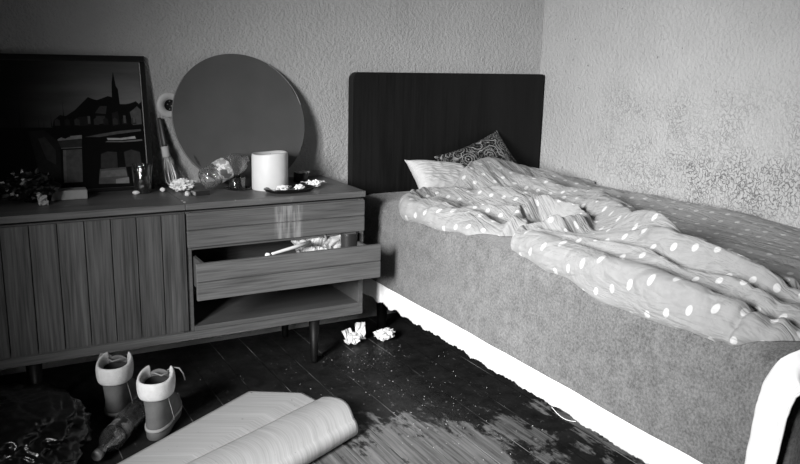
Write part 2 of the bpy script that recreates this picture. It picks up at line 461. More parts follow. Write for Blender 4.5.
def sky_mat():
    t = NT('print sky'); c = t.xyz(t.co())
    n = t.noise(t.co(scale=(1, 1, 6)), 4, 4)
    b = t.math('MULTIPLY', t.ramp(c[0], -.16, .30, 0, 1), t.ramp(c[2], .47, .27, .3, 1))
    t.color(t.math('MULTIPLY', t.math('ADD', .008, t.math('MULTIPLY', b, .17)), t.ramp(n, .3, .7, .7, 1.2, False)))
    t.rough(.35); t.spec(.25); pm.append(t.mat); return len(pm) - 1
iSky = sky_mat(); iBlack = ink(.003); iD = ink(.014); iM = ink(.036); iG = ink(.085); iP = ink(.14); iW = ink(.42); iL = ink(.24)
pr = MB(); pbox(pr, -FW + t_, -t_, t_ * .6, FH - t_, -.010, -.004, iSky)
lay = [0]
def shape(mi, pts):
    lay[0] += 1; d = -.004 + .00006 * lay[0]
    pr.add([pp(u, v, d) for u, v in pts], [tuple(range(len(pts)))], mi)
shape(iBlack, [(-.634, .2311), (-.0212, .2204), (-.0212, .013), (-.634, .013)])
shape(iD, [(-.634, .262), (-.53, .266), (-.4727, .2601), (-.4585, .2566), (-.4402, .2302), (-.634, .228)])
shape(iBlack, [(-.3204, .2208), (-.3117, .2506), (-.2917, .2669), (-.2733, .2632), (-.2433, .2829), (-.2123, .313), (-.1984, .3264), (-.1828, .3195), (-.1702, .316), (-.1332, .3295), (-.1203, .326), (-.1175, .375), (-.1101, .4133), (-.1041, .3637), (-.0983, .3534), (-.0957, .3017), (-.0756, .3015), (-.0585, .3049), (-.041, .3117), (-.0316, .3011), (-.0216, .3115), (-.0216, .2134)])
shape(iM, [(-.1802, .2719), (-.1621, .2955), (-.1392, .2953), (-.1447, .2679)])
shape(iD, [(-.1246, .2711), (-.1042, .2777), (-.1011, .2326), (-.1249, .2263)])
shape(iG, [(-.0643, .2736), (-.050, .284), (-.039, .2942), (-.0264, .2801), (-.0268, .231), (-.0577, .2282)])
shape(iD, [(-.2358, .2592), (-.1972, .262), (-.1964, .2313), (-.2351, .2288)])
shape(iM, [(-.178, .262), (-.148, .262), (-.148, .236), (-.178, .234)])
for k in range(9):                                   # rows of small lit house fronts
    u = -.31 + .031 * k; shape(iD if k % 2 else iM, [(u, .232), (u + .017, .231), (u + .016, .249), (u + .008, .256), (u, .25)])
for u in (-.088, -.056, -.205):
    shape(iG, [(u, .236), (u + .008, .236), (u + .008, .262), (u, .262)])
for u, v0, v1, w in ((-.4165, .2296, .3502, .0026), (-.2815, .2634, .3268, .002), (-.3218, .2274, .2773, .0024), (-.4545, .2533, .2921, .002), (-.405, .23, .30, .0015), (-.36, .226, .262, .0016), (-.345, .226, .255, .0016)):
    shape(iBlack, [(u, v0), (u + w, v0), (u + w * .5, v1)])
shape(iG, [(-.2190, .191), (-.1697, .1999), (-.1097, .2086), (-.0315, .2136), (-.0321, .2066), (-.1105, .1982), (-.1706, .1896)])
shape(iW, [(-.1479, .1855), (-.1016, .184), (-.0539, .1896), (-.0511, .1808), (-.099, .1775), (-.1452, .1785)])
shape(iP, [(-.1479, .1755), (-.09, .174), (-.03, .178), (-.03, .172), (-.099, .1695), (-.155, .1715)])
shape(iL, [(-.2663, .1958), (-.228, .1981), (-.2287, .1896), (-.2637, .189)])
shape(iM, [(-.172, .1311), (-.15, .139), (-.1187, .1359), (-.1198, .0802), (-.1758, .0829)])
shape(iM, [(-.0953, .135), (-.07, .143), (-.0412, .1329), (-.0378, .0868), (-.0927, .0824)])
shape(iG, [(-.1794, .0797), (-.0927, .0824), (-.087, .0257), (-.1868, .0281)])
shape(iP, [(-.176, .072), (-.0957, .075), (-.09, .052), (-.18, .050)])
shape(iL, [(-.1294, .0422), (-.0853, .0468), (-.0853, .0256), (-.1307, .0265)])
shape(iD, [(-.3938, .216), (-.3452, .218), (-.2995, .1733), (-.3042, .0419), (-.372, .0458), (-.3779, .1195)])
shape(iM, [(-.366, .19), (-.345, .195), (-.315, .15), (-.317, .10), (-.345, .12)])
shape(iG, [(-.2921, .1495), (-.2319, .1506), (-.2379, .038), (-.2982, .0381)])
shape(iP, [(-.2921, .1495), (-.2827, .1491), (-.2885, .041), (-.2982, .0381)])
shape(iM, [(-.3052, .1802), (-.2289, .1859), (-.2313, .1574), (-.2978, .1564)])
shape(iL, [(-.306, .186), (-.294, .192), (-.282, .187), (-.268, .193), (-.2289, .1905), (-.229, .1862), (-.306, .1808)])
shape(iP, [(-.2978, .157), (-.2313, .158), (-.2313, .1545), (-.2978, .1535)])
pr.build('print', pm, fp, recalc=False)

# ------------------------------------------------------------------ round grey panel
MD = .252; tilt = math.radians(19.0)
mc = V((-1.477, -.0865, .6475 + MD * math.cos(tilt) + .001)); mn = V((0, -math.cos(tilt), math.sin(tilt)))
rm = thing('round_panel', (mc.x, -.168, .6475), 'large round dull grey panel leaning on the wall behind the candle', 'panel')  # plain matte board with no reflecting face
MB().lathe([(0.0001, -.003), (MD - .001, -.003), (MD, -.002), (MD, .002), (MD - .0012, .003), (0.0001, .003)], mc, mn, 128, smooth=False).build('disc', M['board'], rm)
mb = MB(); mx = V((1, 0, 0)); mz = mn.cross(mx); mz = mz if mz.z > 0 else -mz
def mp_(a, r, d=.0034): return mc + (mx * math.cos(a) + mz * math.sin(a)) * r + mn * d
def chip(a0, r0, a1, r1, w, seed):
    random.seed(seed); pts = []
    for k in range(9):
        t = k / 8; pts.append((lerp(a0, a1, t), lerp(r0, r1, t) + w * math.sin(PI * t) * random.uniform(.5, 1)))
    for k in range(8, -1, -1):
        t = k / 8; pts.append((lerp(a0, a1, t), lerp(r0, r1, t) - w * math.sin(PI * t) * random.uniform(.5, 1) - .0008))
    mb.add([mp_(a, r) for a, r in pts], [tuple(range(len(pts)))], 0)
chip(math.radians(213), .228, math.radians(225), .240, .006, 1)
mb.build('chip', M['chip'], rm, recalc=False); mb = MB()
chip(math.radians(20), .2475, math.radians(33), .2485, .0035, 2)
mb.build('chip', M['chip'], rm, recalc=False)
mb = MB()
mb.tube([mp_(math.radians(d), .2505) for d in range(12, 60, 2)], .0012, 6)
mb.build('rim', M['edge'], rm); mb = MB()
mb.tube([mp_(math.radians(d), .2505) for d in range(140, 232, 3)], .0009, 6)
mb.build('rim', M['edge'], rm)

# ------------------------------------------------------------------ wall socket
ws = thing('wall_socket', (-1.716, 0, .938), 'pale round wall socket half hidden by the round panel edge', 'socket')
so = V((-1.716, 0, .938))
MB().lathe([(.046, .0005), (.046, .005), (.042, .0085), (.021, .0085), (.0205, .004)], so, (0, -1, 0), 48).build('plate', M['socketplate'], ws)
MB().lathe([(.0208, .0015), (.0208, .0082), (.0185, .0084), (.018, .0025), (.0001, .0025)], so, (0, -1, 0), 40).build('well', M['socketdark'], ws)
mb = MB()
for dx, dz in ((-.007, .003), (.007, -.003), (.0, .014), (0, -.014)):
    mb.lathe([(.0026, .0024), (.0026, .005), (.0001, .006)], so + V((dx, 0, dz)), (0, -1, 0), 10)
mb.build('contact', M['pin'], ws)

# ------------------------------------------------------------------ small things on the sideboard
ZT = .6476
# whisk leaning against the wall
wk = thing('whisk', (-1.742, -.085, ZT), 'dark handled whisk with pale collar leaning on wall by the framed picture', 'whisk')
wb, wt = V((-1.738, -.085, ZT + .004)), V((-1.757, -.012, .893))
wa = (wt - wb).normalized(); wL = (wt - wb).length; ws1 = V((1, 0, 0)) - wa * wa.x; ws1.normalize(); ws2 = wa.cross(ws1)
MB().tube([wb + wa * h for h in (wL * .57, wL * .62, wL * .8, wL * .97, wL)], [.0085, .0105, .0095, .0085, .007], 14, flat=.7).build('handle', M['handle'], wk)
MB().lathe([(.0124, wL * .425), (.0138, wL * .43), (.0138, wL * .575), (.0124, wL * .58)], wb, wa, 20, True, True).build('collar', M['pillow'], wk)
mb = MB()
for k in range(4):
    a = PI * k / 4 + .3; d = ws1 * math.cos(a) + ws2 * math.sin(a)
    prof = [(wL * .43, .005), (wL * .34, .0105), (wL * .24, .0165), (wL * .14, .0205), (wL * .06, .0185), (wL * .015, .010), (0, .0)]
    pts = [wb + wa * (h + .004) + d * r for h, r in prof] + [wb + wa * (h + .004) - d * r for h, r in reversed(prof[:-1])]
    mb.tube(pts, .0024, 6)
mb.build('wire', M['steel'], wk)
# tumbler
gl = V((-1.853, -.148, ZT))
tb = MB().lathe([(.0001, 0), (.026, 0), (.028, .003), (.0345, .098), (.0335, .099), (.0322, .096), (.0255, .010), (.0001, .010)], gl, n=40).build('tumbler', M['glass'], loc=gl)
tag(tb, 'smoked glass tumbler standing before the framed picture', 'glass')

def ico(c, s, seed, sub=3, rough=.35, fr=2.2, flat=True, squash_floor=None):
    bm = bmesh.new(); bmesh.ops.create_icosphere(bm, subdivisions=sub, radius=1)
    mb = MB(); vs = []
    for v in bm.verts:
        p = v.co.copy(); q = p * fr + V((seed * 7.3, seed * 3.1, seed))
        d = 1 + rough * (noise.noise(q) + .6 * (1 - 2 * abs(noise.noise(q * 2.1))) + .35 * noise.noise(q * 4.5) - .3)
        p = p * d; vs.append(V((c[0] + p.x * s[0], c[1] + p.y * s[1], c[2] + p.z * s[2])))
    if squash_floor is not None:
        vs = [V((p.x, p.y, max(p.z, squash_floor))) for p in vs]
    mb.add(vs, [tuple(v.index for v in f.verts) for f in bm.faces], 0, not flat); bm.free()
    return mb
def sheet(c, w, h, seed, amp, rotz=0, curl=0, n=14, lift=0, folds=5, tiltx=0, mb=None):
    """a creased sheet of paper or cloth: sharp folds along random lines"""
    rnd = random.Random(seed); fl = []
    for _ in range(folds):
        a = rnd.uniform(0, PI); fl.append((math.cos(a), math.sin(a), rnd.uniform(.25, .5) * max(w, h), rnd.uniform(0, 1), rnd.uniform(.5, 1)))
    cr, sr = math.cos(rotz), math.sin(rotz); ct, st = math.cos(tiltx), math.sin(tiltx)
    def fn(u, v):
        x = (u - .5) * w; y = (v - .5) * h; z = 0
        for cx, cy, wl, ph, am in fl:
            q = (x * cx + y * cy) / wl + ph; z += am * amp * (abs((q % 1.0) - .5) * 2 - .5)
        x += .25 * amp * noise.noise(V((x * 40, y * 40, seed))); y += .25 * amp * noise.noise(V((y * 40, x * 40, seed + 5)))
        if curl:
            R = 1 / curl; a = x * curl; x, z = math.sin(a) * (R + z), R - math.cos(a) * (R - z)
        y, z = y * ct - z * st, y * st + z * ct
        return V((c[0] + x * cr - y * sr, c[1] + x * sr + y * cr, c[2] + z + lift))
    mb = mb or MB()
    mb.grid(fn, n, n, 0, False)
    return mb
def rest(mb, z):
    d = z - min(p.z for p in mb.v)
    for p in mb.v: p.z += d
    return mb

# pale carton and dark pouch at the left
ct = rest(MB().box(-.055, .055, -.03, .03, 0, .031, 0, Matrix.Translation((-2.095, -.170, ZT)) @ Matrix.Rotation(-.05, 4, 'Z')), ZT).build('small_carton', M['carton'], loc=(-2.095, -.17, ZT), bevel=.003)
tag(ct, 'small pale oblong carton lying before the framed picture', 'box')
pc = V((-2.215, -.205, ZT))
pouch = thing('dark_pouch', pc, 'crumpled dark pouch with glinting folds left of the pale carton', 'pouch')
rest(ico(pc + V((0, 0, .035)), (.075, .05, .045), 11, 4, .45, 2.0, True, None), ZT).build('body', M['bag'], pouch)
mb = MB(); mb.tube([pc + V((-.05, -.01, .07)), pc + V((-.035, -.02, .088)), pc + V((-.01, -.015, .085)), pc + V((.005, -.01, .10)), pc + V((.012, .0, .085))], [.004, .009, .010, .008, .003], 8)
mb.build('gathered_neck', M['bag'], pouch)
sc_ = rest(sheet(pc + V((.032, -.062, .02)), .03, .035, 5, .009, .3, 0, 6, 0, 2, 1.2), ZT + .0005).build('paper_scrap', M['paper_grey'], loc=pc + V((.032, -.062, 0)), solid=.0006)
tag(sc_, 'torn pointed pale paper scrap standing against the dark pouch', 'paper')
for nm, c, s, lb in (('paper_crumb', (-1.883, -.178, ZT + .006), (.012, .007, .007), 'tiny white crumpled crumb left of the tumbler foot'),
                     ('pebble', (-1.789, -.158, ZT + .007), (.009, .008, .008), 'small pale round pebble right of the tumbler'),):
    mb = rest(ico(c, s, len(nm), 2, .3), ZT); tag(mb.build(nm, M['paper'], loc=(c[0], c[1], ZT)), lb, 'crumb')
# crumpled tissue, dish, matchbox, white bead
c = V((-1.722, -.172, ZT))
mb = ico(c + V((0, 0, .018)), (.036, .026, .019), 4, 4, .5, 2.4); sheet(c + V((.015, -.01, .028)), .05, .04, 9, .010, .3, 0, 8, 0, 3, mb=mb)
sheet(c + V((-.018, .0, .022)), .045, .045, 12, .010, .9, 0, 8, 0, 3, .4, mb=mb)
tag(rest(mb, ZT).build('crumpled_tissue', M['paper'], loc=c, solid=.0005), 'crumpled white tissue below the whisk on the sideboard', 'tissue', None)
c = V((-1.702, -.108, ZT))
ds = MB().lathe([(.0001, .0), (.022, .0), (.040, .018), (.039, .0195), (.022, .004), (.0001, .004)], c, n=32).build('saucer', M['ash'], loc=c)
tag(ds, 'small black saucer tucked behind the crumpled tissue under the whisk', 'dish')
Mb = Matrix.Translation((-1.683, -.262, ZT)) @ Matrix.Rotation(.18, 4, 'Z')
bx = thing('matchbox', (-1.683, -.262, ZT), 'small dark matchbox lying by the sideboard top seam', 'box')
MB().box(-.026, .026, -.018, .018, 0, .016, 0, Mb).build('sleeve', M['match'], bx, bevel=.0015)
MB().box(-.0275, -.0262, -.016, .016, .002, .0145, 0, Mb).build('tray', M['carton'], bx)
c = V((-1.733, -.278, ZT)); mb = rest(ico(c + V((0, 0, .008)), (.0085, .008, .0095), 3, 2, .25), ZT)
tag(mb.build('wax_bead', M['wax'], loc=c), 'small white wax bead touching the dark matchbox end', 'wax')
mb = MB().lathe([(.0045, 0), (.005, .0004), (.003, .0012), (.0001, .0013)], (-1.768, -.378, ZT), n=10, cap0=True)
mb.lathe([(.0035, 0), (.004, .0005), (.0001, .001)], (-1.77, -.352, ZT), n=10, cap0=True)
tag(mb.build('wax_drip', M['wax'], loc=(-1.768, -.38, ZT)), 'white wax drip on the seam at sideboard front edge', 'wax')

# lying crushed bottle: base towards the viewer at left, shoulder raised to the right
b0, b1 = V((-1.662, -.212, .690)), V((-1.493, -.196, .757))
bt = thing('plastic_bottle', (-1.58, -.165, ZT), 'clear crumpled plastic bottle with torn label lying beside the candle', 'bottle')
ba = (b1 - b0).normalized(); bL = (b1 - b0).length; BS = .80
def dent(a, r, h):
    q = V((math.cos(a) * 1.4, math.sin(a) * 1.4, h * 16))
    return r * (1 + .13 * noise.noise(q) + .05 * noise.noise(q * 2.7)), h * BS + .006 * noise.noise(q * 1.9 + V((3, 3, 3)))
MB().lathe([(.004, .014), (.016, .004), (.028, -.002), (.036, .006), (.0395, .02), (.040, .045), (.037, .06), (.0365, .068), (.0385, .076), (.0385, .120), (.036, .127), (.0355, .134), (.039, .142), (.0405, .158), (.0405, .172), (.036, .192), (.027, .206), (.0165, .214), (.0135, .218), (.0130, .232), (.0001, .233)], b0, ba, 40, mod=dent).build('body', M['clear'], bt)
def dent2(a, r, h):
    x, y = dent(a, r, h); return x + .0012, y
MB().lathe([(.0375, .066), (.0392, .074), (.0395, .098), (.0395, .120), (.0370, .129)], b0, ba, 40, mod=dent2).build('label', M['label'], bt)
mb = MB()
e1 = ba.orthogonal().normalized(); e2 = ba.cross(e1)
for h in (.062, .070, .131):
    mb.tube([b0 + ba * (h * BS + .003 * math.sin(3 * a + h * 90)) + (e1 * math.cos(a) + e2 * math.sin(a)) * (.0385 + .0012 * math.sin(5 * a)) for a in [2 * PI * k / 36 for k in range(37)]], .0013, 6)
mb.build('rib', M['clear'], bt)
# short glass and its saucer under the bottle
c = V((-1.535, -.208, ZT))
tag(MB().lathe([(.0001, .003), (.026, .003), (.0275, .006), (.030, .046), (.0285, .046), (.0255, .009), (.0001, .008)], c + V((0, 0, .001)), n=36).build('tumbler', M['glass'], loc=c), 'short dark glass under the raised end of the clear plastic bottle', 'glass')
tag(MB().lathe([(.0001, 0), (.030, 0), (.048, .006), (.0475, .0075), (.030, .003), (.0001, .003)], c, n=36).build('saucer', M['glass'], loc=c), 'dark glass saucer under the plastic bottle left of candle', 'dish')

# candle
c = V((-1.419, -.232, ZT))
cn = thing('pillar_candle', c, 'thick white pillar candle standing on the sideboard', 'candle')
def cm(a, r, h):
    w = sm(.11, .135, h); return r * (1 - .012 * w * math.sin(a * 2 + 1)), h + w * (.004 * math.sin(a + 2.3) + .0012 * math.sin(3 * a)) * (1 if r > .03 else .3)
MB().lathe([(.0001, 0), (.0645, 0), (.0660, .002), (.0655, .06), (.0655, .122), (.0640, .1305), (.0605, .1325), (.0560, .128), (.040, .122), (.012, .119), (.0001, .119)], c, n=64, mod=cm).build('wax_body', M['wax'], cn)
MB().tube([c + V((0, 0, .117)), c + V((.001, 0, .124)), c + V((.003, .001, .128))], .0012, 6).build('wick', M['wick'], cn)

# ashtray with stubs
c = V((-1.378, -.322, ZT))
def oval(a, r, h): return r * 1.1 * (1.0 / math.sqrt((math.cos(a - .0) / 1.34) ** 2 + (math.sin(a - .0) / .72) ** 2)), h
tag(MB().lathe([(.0001, 0), (.048, 0), (.060, .006), (.066, .0145), (.0645, .0165), (.060, .0145), (.050, .0055), (.0001, .005)], c, n=48, mod=oval).build('ashtray', M['ash'], loc=c), 'shallow oval black ashtray in front of the white candle', 'ashtray')
random.seed(3)
am = MB()
def ashf(u, v):
    a = 2 * PI * u; r = .052 * v; rr = r / math.sqrt((math.cos(a) / 1.28) ** 2 + (math.sin(a) / .72) ** 2)
    x, y = math.cos(a) * rr, math.sin(a) * rr
    return c + V((x, y, .0062 + .004 * (1 - v) * (1 + noise.noise(V((x * 60, y * 60, 1))))))
am.grid(ashf, 40, 8)
tag(am.build('ash_heap', M['ashes'], loc=c), 'grey cigarette ash lying in the black ashtray', 'ash', None, 'stuff')
stubs = [(-.045, -.008, .4, .013, 0, 'upright nearest the candle'), (-.018, .012, 2.4, .014, .25, ''), (.022, -.012, 1.0, .014, .2, ''), (.040, .010, .2, .015, .3, ''), (-.030, -.022, 2.9, .012, .1, ''), (.006, .018, .7, .013, .15, '')]
for i, (x, y, a, z, t, _) in enumerate(stubs):
    d = V((math.cos(a) * math.cos(t), math.sin(a) * math.cos(t), math.sin(t))); q = c + V((x, y, z))
    o = MB().tube([q - d * .012, q - d * .006, q + d * .004, q + d * .013], [.0042, .0044, .0042, .0034], 10).build('cigarette_stub', M['butt'], loc=q)
    tag(o, 'stubbed out white cigarette end lying in the black oval ashtray', 'cigarette', 'cigarette stubs in the ashtray')
for i, (x, y, s, sd, lb) in enumerate(((-.026, .004, (.022, .014, .008), 21, 'flat pale wax shard lying left of centre in the ashtray'), (.034, -.006, (.018, .012, .009), 22, 'crumpled pale paper wad lying right of centre in the ashtray'))):
    q = c + V((x, y, .017)); o = ico(q, s, sd, 3, .4).build('wax_shard' if i == 0 else 'paper_wad', M['paper'], loc=q); tag(o, lb, 'scrap')
c = V((-1.252, -.118, ZT))
cp = thing('small_tin', c, 'small dark round tin with white paper in top, beyond the ashtray', 'tin')
MB().lathe([(.0001, 0), (.027, 0), (.028, .002), (.028, .034), (.0265, .035), (.026, .01), (.0001, .01)], c, n=32).build('body', M['tin'], cp)
rest(sheet(c + V((.004, -.004, .036)), .05, .04, 31, .007, .2, 0, 9, 0, 3), ZT + .030).build('paper_liner', M['paper'], cp, solid=.0005)
c = V((-1.258, -.268, ZT))
mb = ico(c + V((0, 0, .010)), (.022, .014, .012), 6, 3, .5); sheet(c + V((.018, .004, .015)), .052, .028, 14, .008, .25, 0, 9, 0, 4, mb=mb); sheet(c + V((-.02, .02, .014)), .05, .018, 15, .007, .2, 0, 7, 0, 3, mb=mb)
tag(rest(mb, ZT).build('crumpled_paper', M['paper'], loc=c, solid=.0005), 'crumpled white paper strip against the right rim of the ashtray', 'paper')

# ------------------------------------------------------------------ things in the open drawer
ZD = .3722
c = V((-1.235, -.40, ZD))
tn = thing('ribbed_tin', V((-1.178, -.395, ZD)), 'dark ribbed tin can at the right end of open drawer', 'tin')
prof = [(.0001, 0), (.033, 0)]
for k in range(13): prof.append((.034 if k % 2 else .0325, .004 + .0092 * k))
prof += [(.034, .121), (.031, .122), (.030, .112), (.0001, .112)]
MB().lathe(prof, (-1.178, -.395, ZD), n=36).build('body', M['tin'], tn)
MB().lathe([(.0342, .117), (.0352, .119), (.0345, .1225), (.033, .1232)], (-1.178, -.395, ZD), n=36).build('rim', M['tin'], tn)
c = V((-1.247, -.40, ZD))
mb = sheet(c + V((0, 0, .085)), .06, .13, 41, .016, .3, 0, 14, 0, 4, 1.35); sheet(c + V((.012, .01, .09)), .05, .12, 42, .014, -.5, 0, 12, 0, 4, 1.45, mb=mb)
tag(rest(mb, ZD + .0005).build('crumpled_paper', M['paper_grey'], loc=c, solid=.0007), 'creased pale paper standing against the ribbed tin in drawer', 'paper')
c = V((-1.335, -.41, ZD))
mb = sheet(c + V((.01, 0, .07)), .13, .14, 44, .026, .1, 0, 18, 0, 5, .85); sheet(c + V((.02, .03, .08)), .09, .09, 45, .018, .9, 0, 14, 0, 4, .9, mb=mb)
tag(rest(mb, ZD + .0005).build('rumpled_cloth', M['cloth'], loc=c, solid=.0012), 'rumpled grey cloth piled in the middle of the open drawer', 'cloth')
q0, q1 = V((-1.505, -.475, .4665)), V((-1.345, -.43, .481))
st_ = thing('white_stick', q0, 'thin white paper stick poking out of the open drawer', 'stick')
MB().tube([lerp(q0, q1, t) for t in (0, .03, .5, 1)], [.0042, .005, .006, .009], 12).build('shaft', M['paper'], st_)
c = V((-1.522, -.482, .466)); mb = ico(c, (.010, .008, .008), 8, 2, .25)
mb.build('tip', M['paper'], st_)

# ------------------------------------------------------------------ bed
BT = .575
bed = thing('bed', (-.5, -1.0, 0), 'single bed with a tall dark wooden headboard standing in the room corner', 'bed')
hb = MB()
x0, x1, z0, z1 = -1.0, -.014, .16, 1.0645
prof = [(x1, z0), (x1, z1 - .006), (x1 - .006, z1)] + [(x0 + .032 - .032 * math.sin(a), z1 - .032 + .032 * math.cos(a)) for a in [PI / 2 * k / 8 for k in range(9)]] + [(x0, z0)]
hb.rings([[V((x, -.050, z)) for x, z in prof], [V((x, -.010, z)) for x, z in prof]], smooth=False)
hb.build('headboard', M['headboard'], bed, bevel=.004)
MB().box(-.96, -.03, -2.0, -.055, .19, .34).build('base', M['sb_dark'], bed)
MB().box(-.975, -.02, -2.01, -.055, .345, .555).build('mattress', M['pillow'], bed, bevel=.03)
for x, y in ((-.9, -.15), (-.1, -.15), (-.9, -1.92), (-.1, -1.92)):
    MB().lathe([(.02, 0), (.026, .19)], (x, y, 0), n=16, cap0=True, cap1=True).build('leg', M['black'], bed)

# bedspread: rounded shell over the mattress
BX0, BX1, BY0, BY1 = -1.0, -.012, -2.04, -.056
bs = thing('bedspread', (-.5, -1.0, .25), 'grey towelling bedspread fitted over the bed with white frilled hem', 'bedspread')
def outline(r, off=0.0):
    """plan outline, anticlockwise from the wall side of the head; r corner radius"""
    pts = []
    a0, a1, b0_, b1_ = BX0 - off, BX1, BY0 - off, BY1
    def arc(cx, cy, s, n=10):
        for k in range(n + 1):
            a = s + PI / 2 * k / n; pts.append((cx + r * math.cos(a), cy + r * math.sin(a)))
    def seg(p, q, n):
        for k in range(1, n): pts.append((lerp(p[0], q[0], k / n), lerp(p[1], q[1], k / n)))
    arc(a1 - r, b1_ - r, 0); seg((a1 - r, b1_), (a0 + r, b1_), 24)
    arc(a0 + r, b1_ - r, PI / 2); seg((a0, b1_ - r), (a0, b0_ + r), 70)
    arc(a0 + r, b0_ + r, PI); seg((a0 + r, b0_), (a1 - r, b0_), 30)
    arc(a1 - r, b0_ + r, 1.5 * PI); seg((a1, b0_ + r), (a1, b1_ - r), 50)
    return pts
def side(x, y, z):      # slight waves in the hanging cloth
    w = .006 * noise.noise(V((x * 2, y * 3.2, z * 2.2))) + .004 * noise.noise(V((x * 5, y * 8, z * 3)))
    return w
rings = []
for z, inset in ((.252, 0), (.262, -.001), (.30, 0), (.36, .0), (.42, 0), (.48, .0), (BT - .058, .0), (BT - .040, .003), (BT - .024, .010), (BT - .011, .021), (BT - .003, .037), (BT, .058)):
    o = outline(.055); cx, cy = (BX0 + BX1) / 2, (BY0 + BY1) / 2; rg = []
    for x, y in o:
        sx = (abs(BX0 - cx) - inset) / abs(BX0 - cx); sy = (abs(BY0 - cy) - inset) / abs(BY0 - cy)
        X, Y = cx + (x - cx) * sx, cy + (y - cy) * sy
        if x < -.5: X += side(x, y, z) * (1 if z < BT - .05 else .5)
        if z >= BT - .058: z_ = z + .004 * noise.noise(V((X * 4, Y * 4, 3)))
        else: z_ = z
        rg.append(V((X, Y, z_)))
    rings.append(rg)
# close the top with shrinking rings
last = rings[-1]; cc = V(((BX0 + BX1) / 2, (BY0 + BY1) / 2, BT))
for t in (.25, .5, .75, .98):
    rings.append([V((lerp(p.x, cc.x, t), lerp(p.y, lerp(p.y, cc.y, .75), t), BT + .004 * noise.noise(V((p.x * 3, p.y * 3, t))))) for p in last])
MB().rings(rings, False, True).build('cover', M['terry'], bs)
# frilled hem along the window side and the foot
def frill(path, n, z0, z1, gather, ragged, seed):
    mb = MB()
    def fn(u, v):
        k = u * (len(path) - 1); i = min(int(k), len(path) - 2); t = k - i
        p = V((lerp(path[i][0], path[i + 1][0], t), lerp(path[i][1], path[i + 1][1], t), 0))
        tt = V((path[i + 1][0] - path[i][0], path[i + 1][1] - path[i][1], 0)).normalized(); nn = V((tt.y, -tt.x, 0))
        s = u * ragged
        zb = z0 - .006 * abs(math.sin(s * 1.5 + 1.4 * noise.noise(V((s * .8, seed, 0))))) + .012 * noise.noise(V((s * 1.3, seed, 2))) + .004 * noise.noise(V((s * 6, seed, 4)))
        z = lerp(z1, zb, v)
        wv = gather * v * (noise.noise(V((s * 2.6, seed, 7))) + .5 * noise.noise(V((s * 7, seed, 9)))) + .006 * v
        return p - nn * wv + V((0, 0, z))
    mb.grid(fn, n, 8); return mb
fr_path = [(BX0 - .003 + side(-1, y, .26), y) for y in [lerp(BY1 - .02, BY0 + .05, k / 60) for k in range(61)]]
frill(fr_path, 420, .180, .2565, .0035, 30, 3).build('frill', M['frill'], bs, solid=.0012)
fr2 = [(x, BY0 - .003) for x in [lerp(BX0 + .05, BX1, k / 30) for k in range(31)]]
frill(fr2, 200, .180, .2565, .0035, 16, 8).build('frill', M['frill'], bs, solid=.0012)
mb = MB(); mb.tube([V((-1.013, -1.37 - .011 * k, .183 - .012 * math.sin(PI * k / 9))) for k in range(10)], .0008, 5)
mb.build('loose_thread', M['frill'], bs)
# white trim on the corner at the foot: runs up the corner and over the foot edge
path = [(-1.0045, -2.000, .186, .030), (-1.0045, -2.002, .26, .031), (-1.0045, -2.007, .36, .032), (-1.004, -2.013, .45, .033), (-1.001, -2.022, .50, .035), (-.990, -2.036, .535, .037), (-.962, -2.0475, .552, .040), (-.92, -2.0475, .556, .040), (-.80, -2.0475, .557, .040), (-.55, -2.0475, .557, .040), (-.02, -2.0475, .557, .040)]
def trimf(u, v):
    k = u * (len(path) - 1); i = min(int(k), len(path) - 2); t = k - i
    a, b = path[i], path[i + 1]; p = V((lerp(a[0], b[0], t), lerp(a[1], b[1], t), lerp(a[2], b[2], t))); w = lerp(a[3], b[3], t)
    # across direction: along y on the side, turning to z on the foot
    f = sm(.36, .66, u); ac = V((-.02 * f, -1 + f, -f * 1.0)).normalized()
    nn = V((-1 + f, -f, 0)).normalized()
    s = (v - .5) * 2
    q = p + ac * (s * w) + nn * (.003 + .0022 * noise.noise(V((u * 30, v * 3, 1))) + .0015 * noise.noise(V((u * 9, v * 2, 4))))
    q.x = max(q.x, -1.012)
    return q
MB().grid(trimf, 160, 10).build('corner_trim', M['trim'], bs, solid=.003)
mb = MB(); mb.tube([trimf(k / 120, 1.0) + V((-.001, -.001, 0)) for k in range(121)], .0032, 8); mb.tube([trimf(k / 120, .80) + V((-.001, -.001, 0)) for k in range(121)], .0012, 6)
mb.build('piping', M['trim'], bs)

# ------------------------------------------------------------------ pillow and cushion
def cushion(name, mat, cen, ax, ay, w, h, th, seed, label, cat, pinch=.12, wr=.006, seam=None):
    ax = V(ax).normalized(); ay = V(ay); ay = (ay - ax * ay.dot(ax)).normalized(); az = ax.cross(ay); cen = V(cen)
    def fn(sgn):
        def g(u, v):
            x, y = u * 2 - 1, v * 2 - 1
            px = x * w / 2 * (1 - pinch * (1 - y * y) * abs(x) ** 3 * .6); py = y * h / 2 * (1 - pinch * (1 - x * x) * abs(y) ** 3 * .6)
            t = max(0, (1 - x ** 4) * (1 - y ** 4)) ** .55
            q = V((x * 2.2 + seed, y * 2.2, sgn))
            n = noise.noise(q) * .5 + (1 - 2 * abs(noise.noise(V((x * 3.2 + seed, y * 7, 2))))) * .5
            return cen + ax * px + ay * py + az * sgn * (th / 2 * t + wr * n * t)
        return g
    mb = MB(); mb.grid(fn(1), 60, 60); mb.grid(fn(-1), 60, 60)
    root = thing(name, cen, label, cat)
    body = mb.build('cover', mat, root)
    if seam is not None:
        s = MB(); n = 48
        pts = [fn(1)(k / n, 0) for k in range(n + 1)] + [fn(1)(1, k / n) for k in range(1, n + 1)] + [fn(1)(1 - k / n, 1) for k in range(1, n + 1)] + [fn(1)(0, 1 - k / n) for k in range(1, n + 1)]
        s.tube(pts, .0032, 6); s.build('piping', seam, root)
    return root
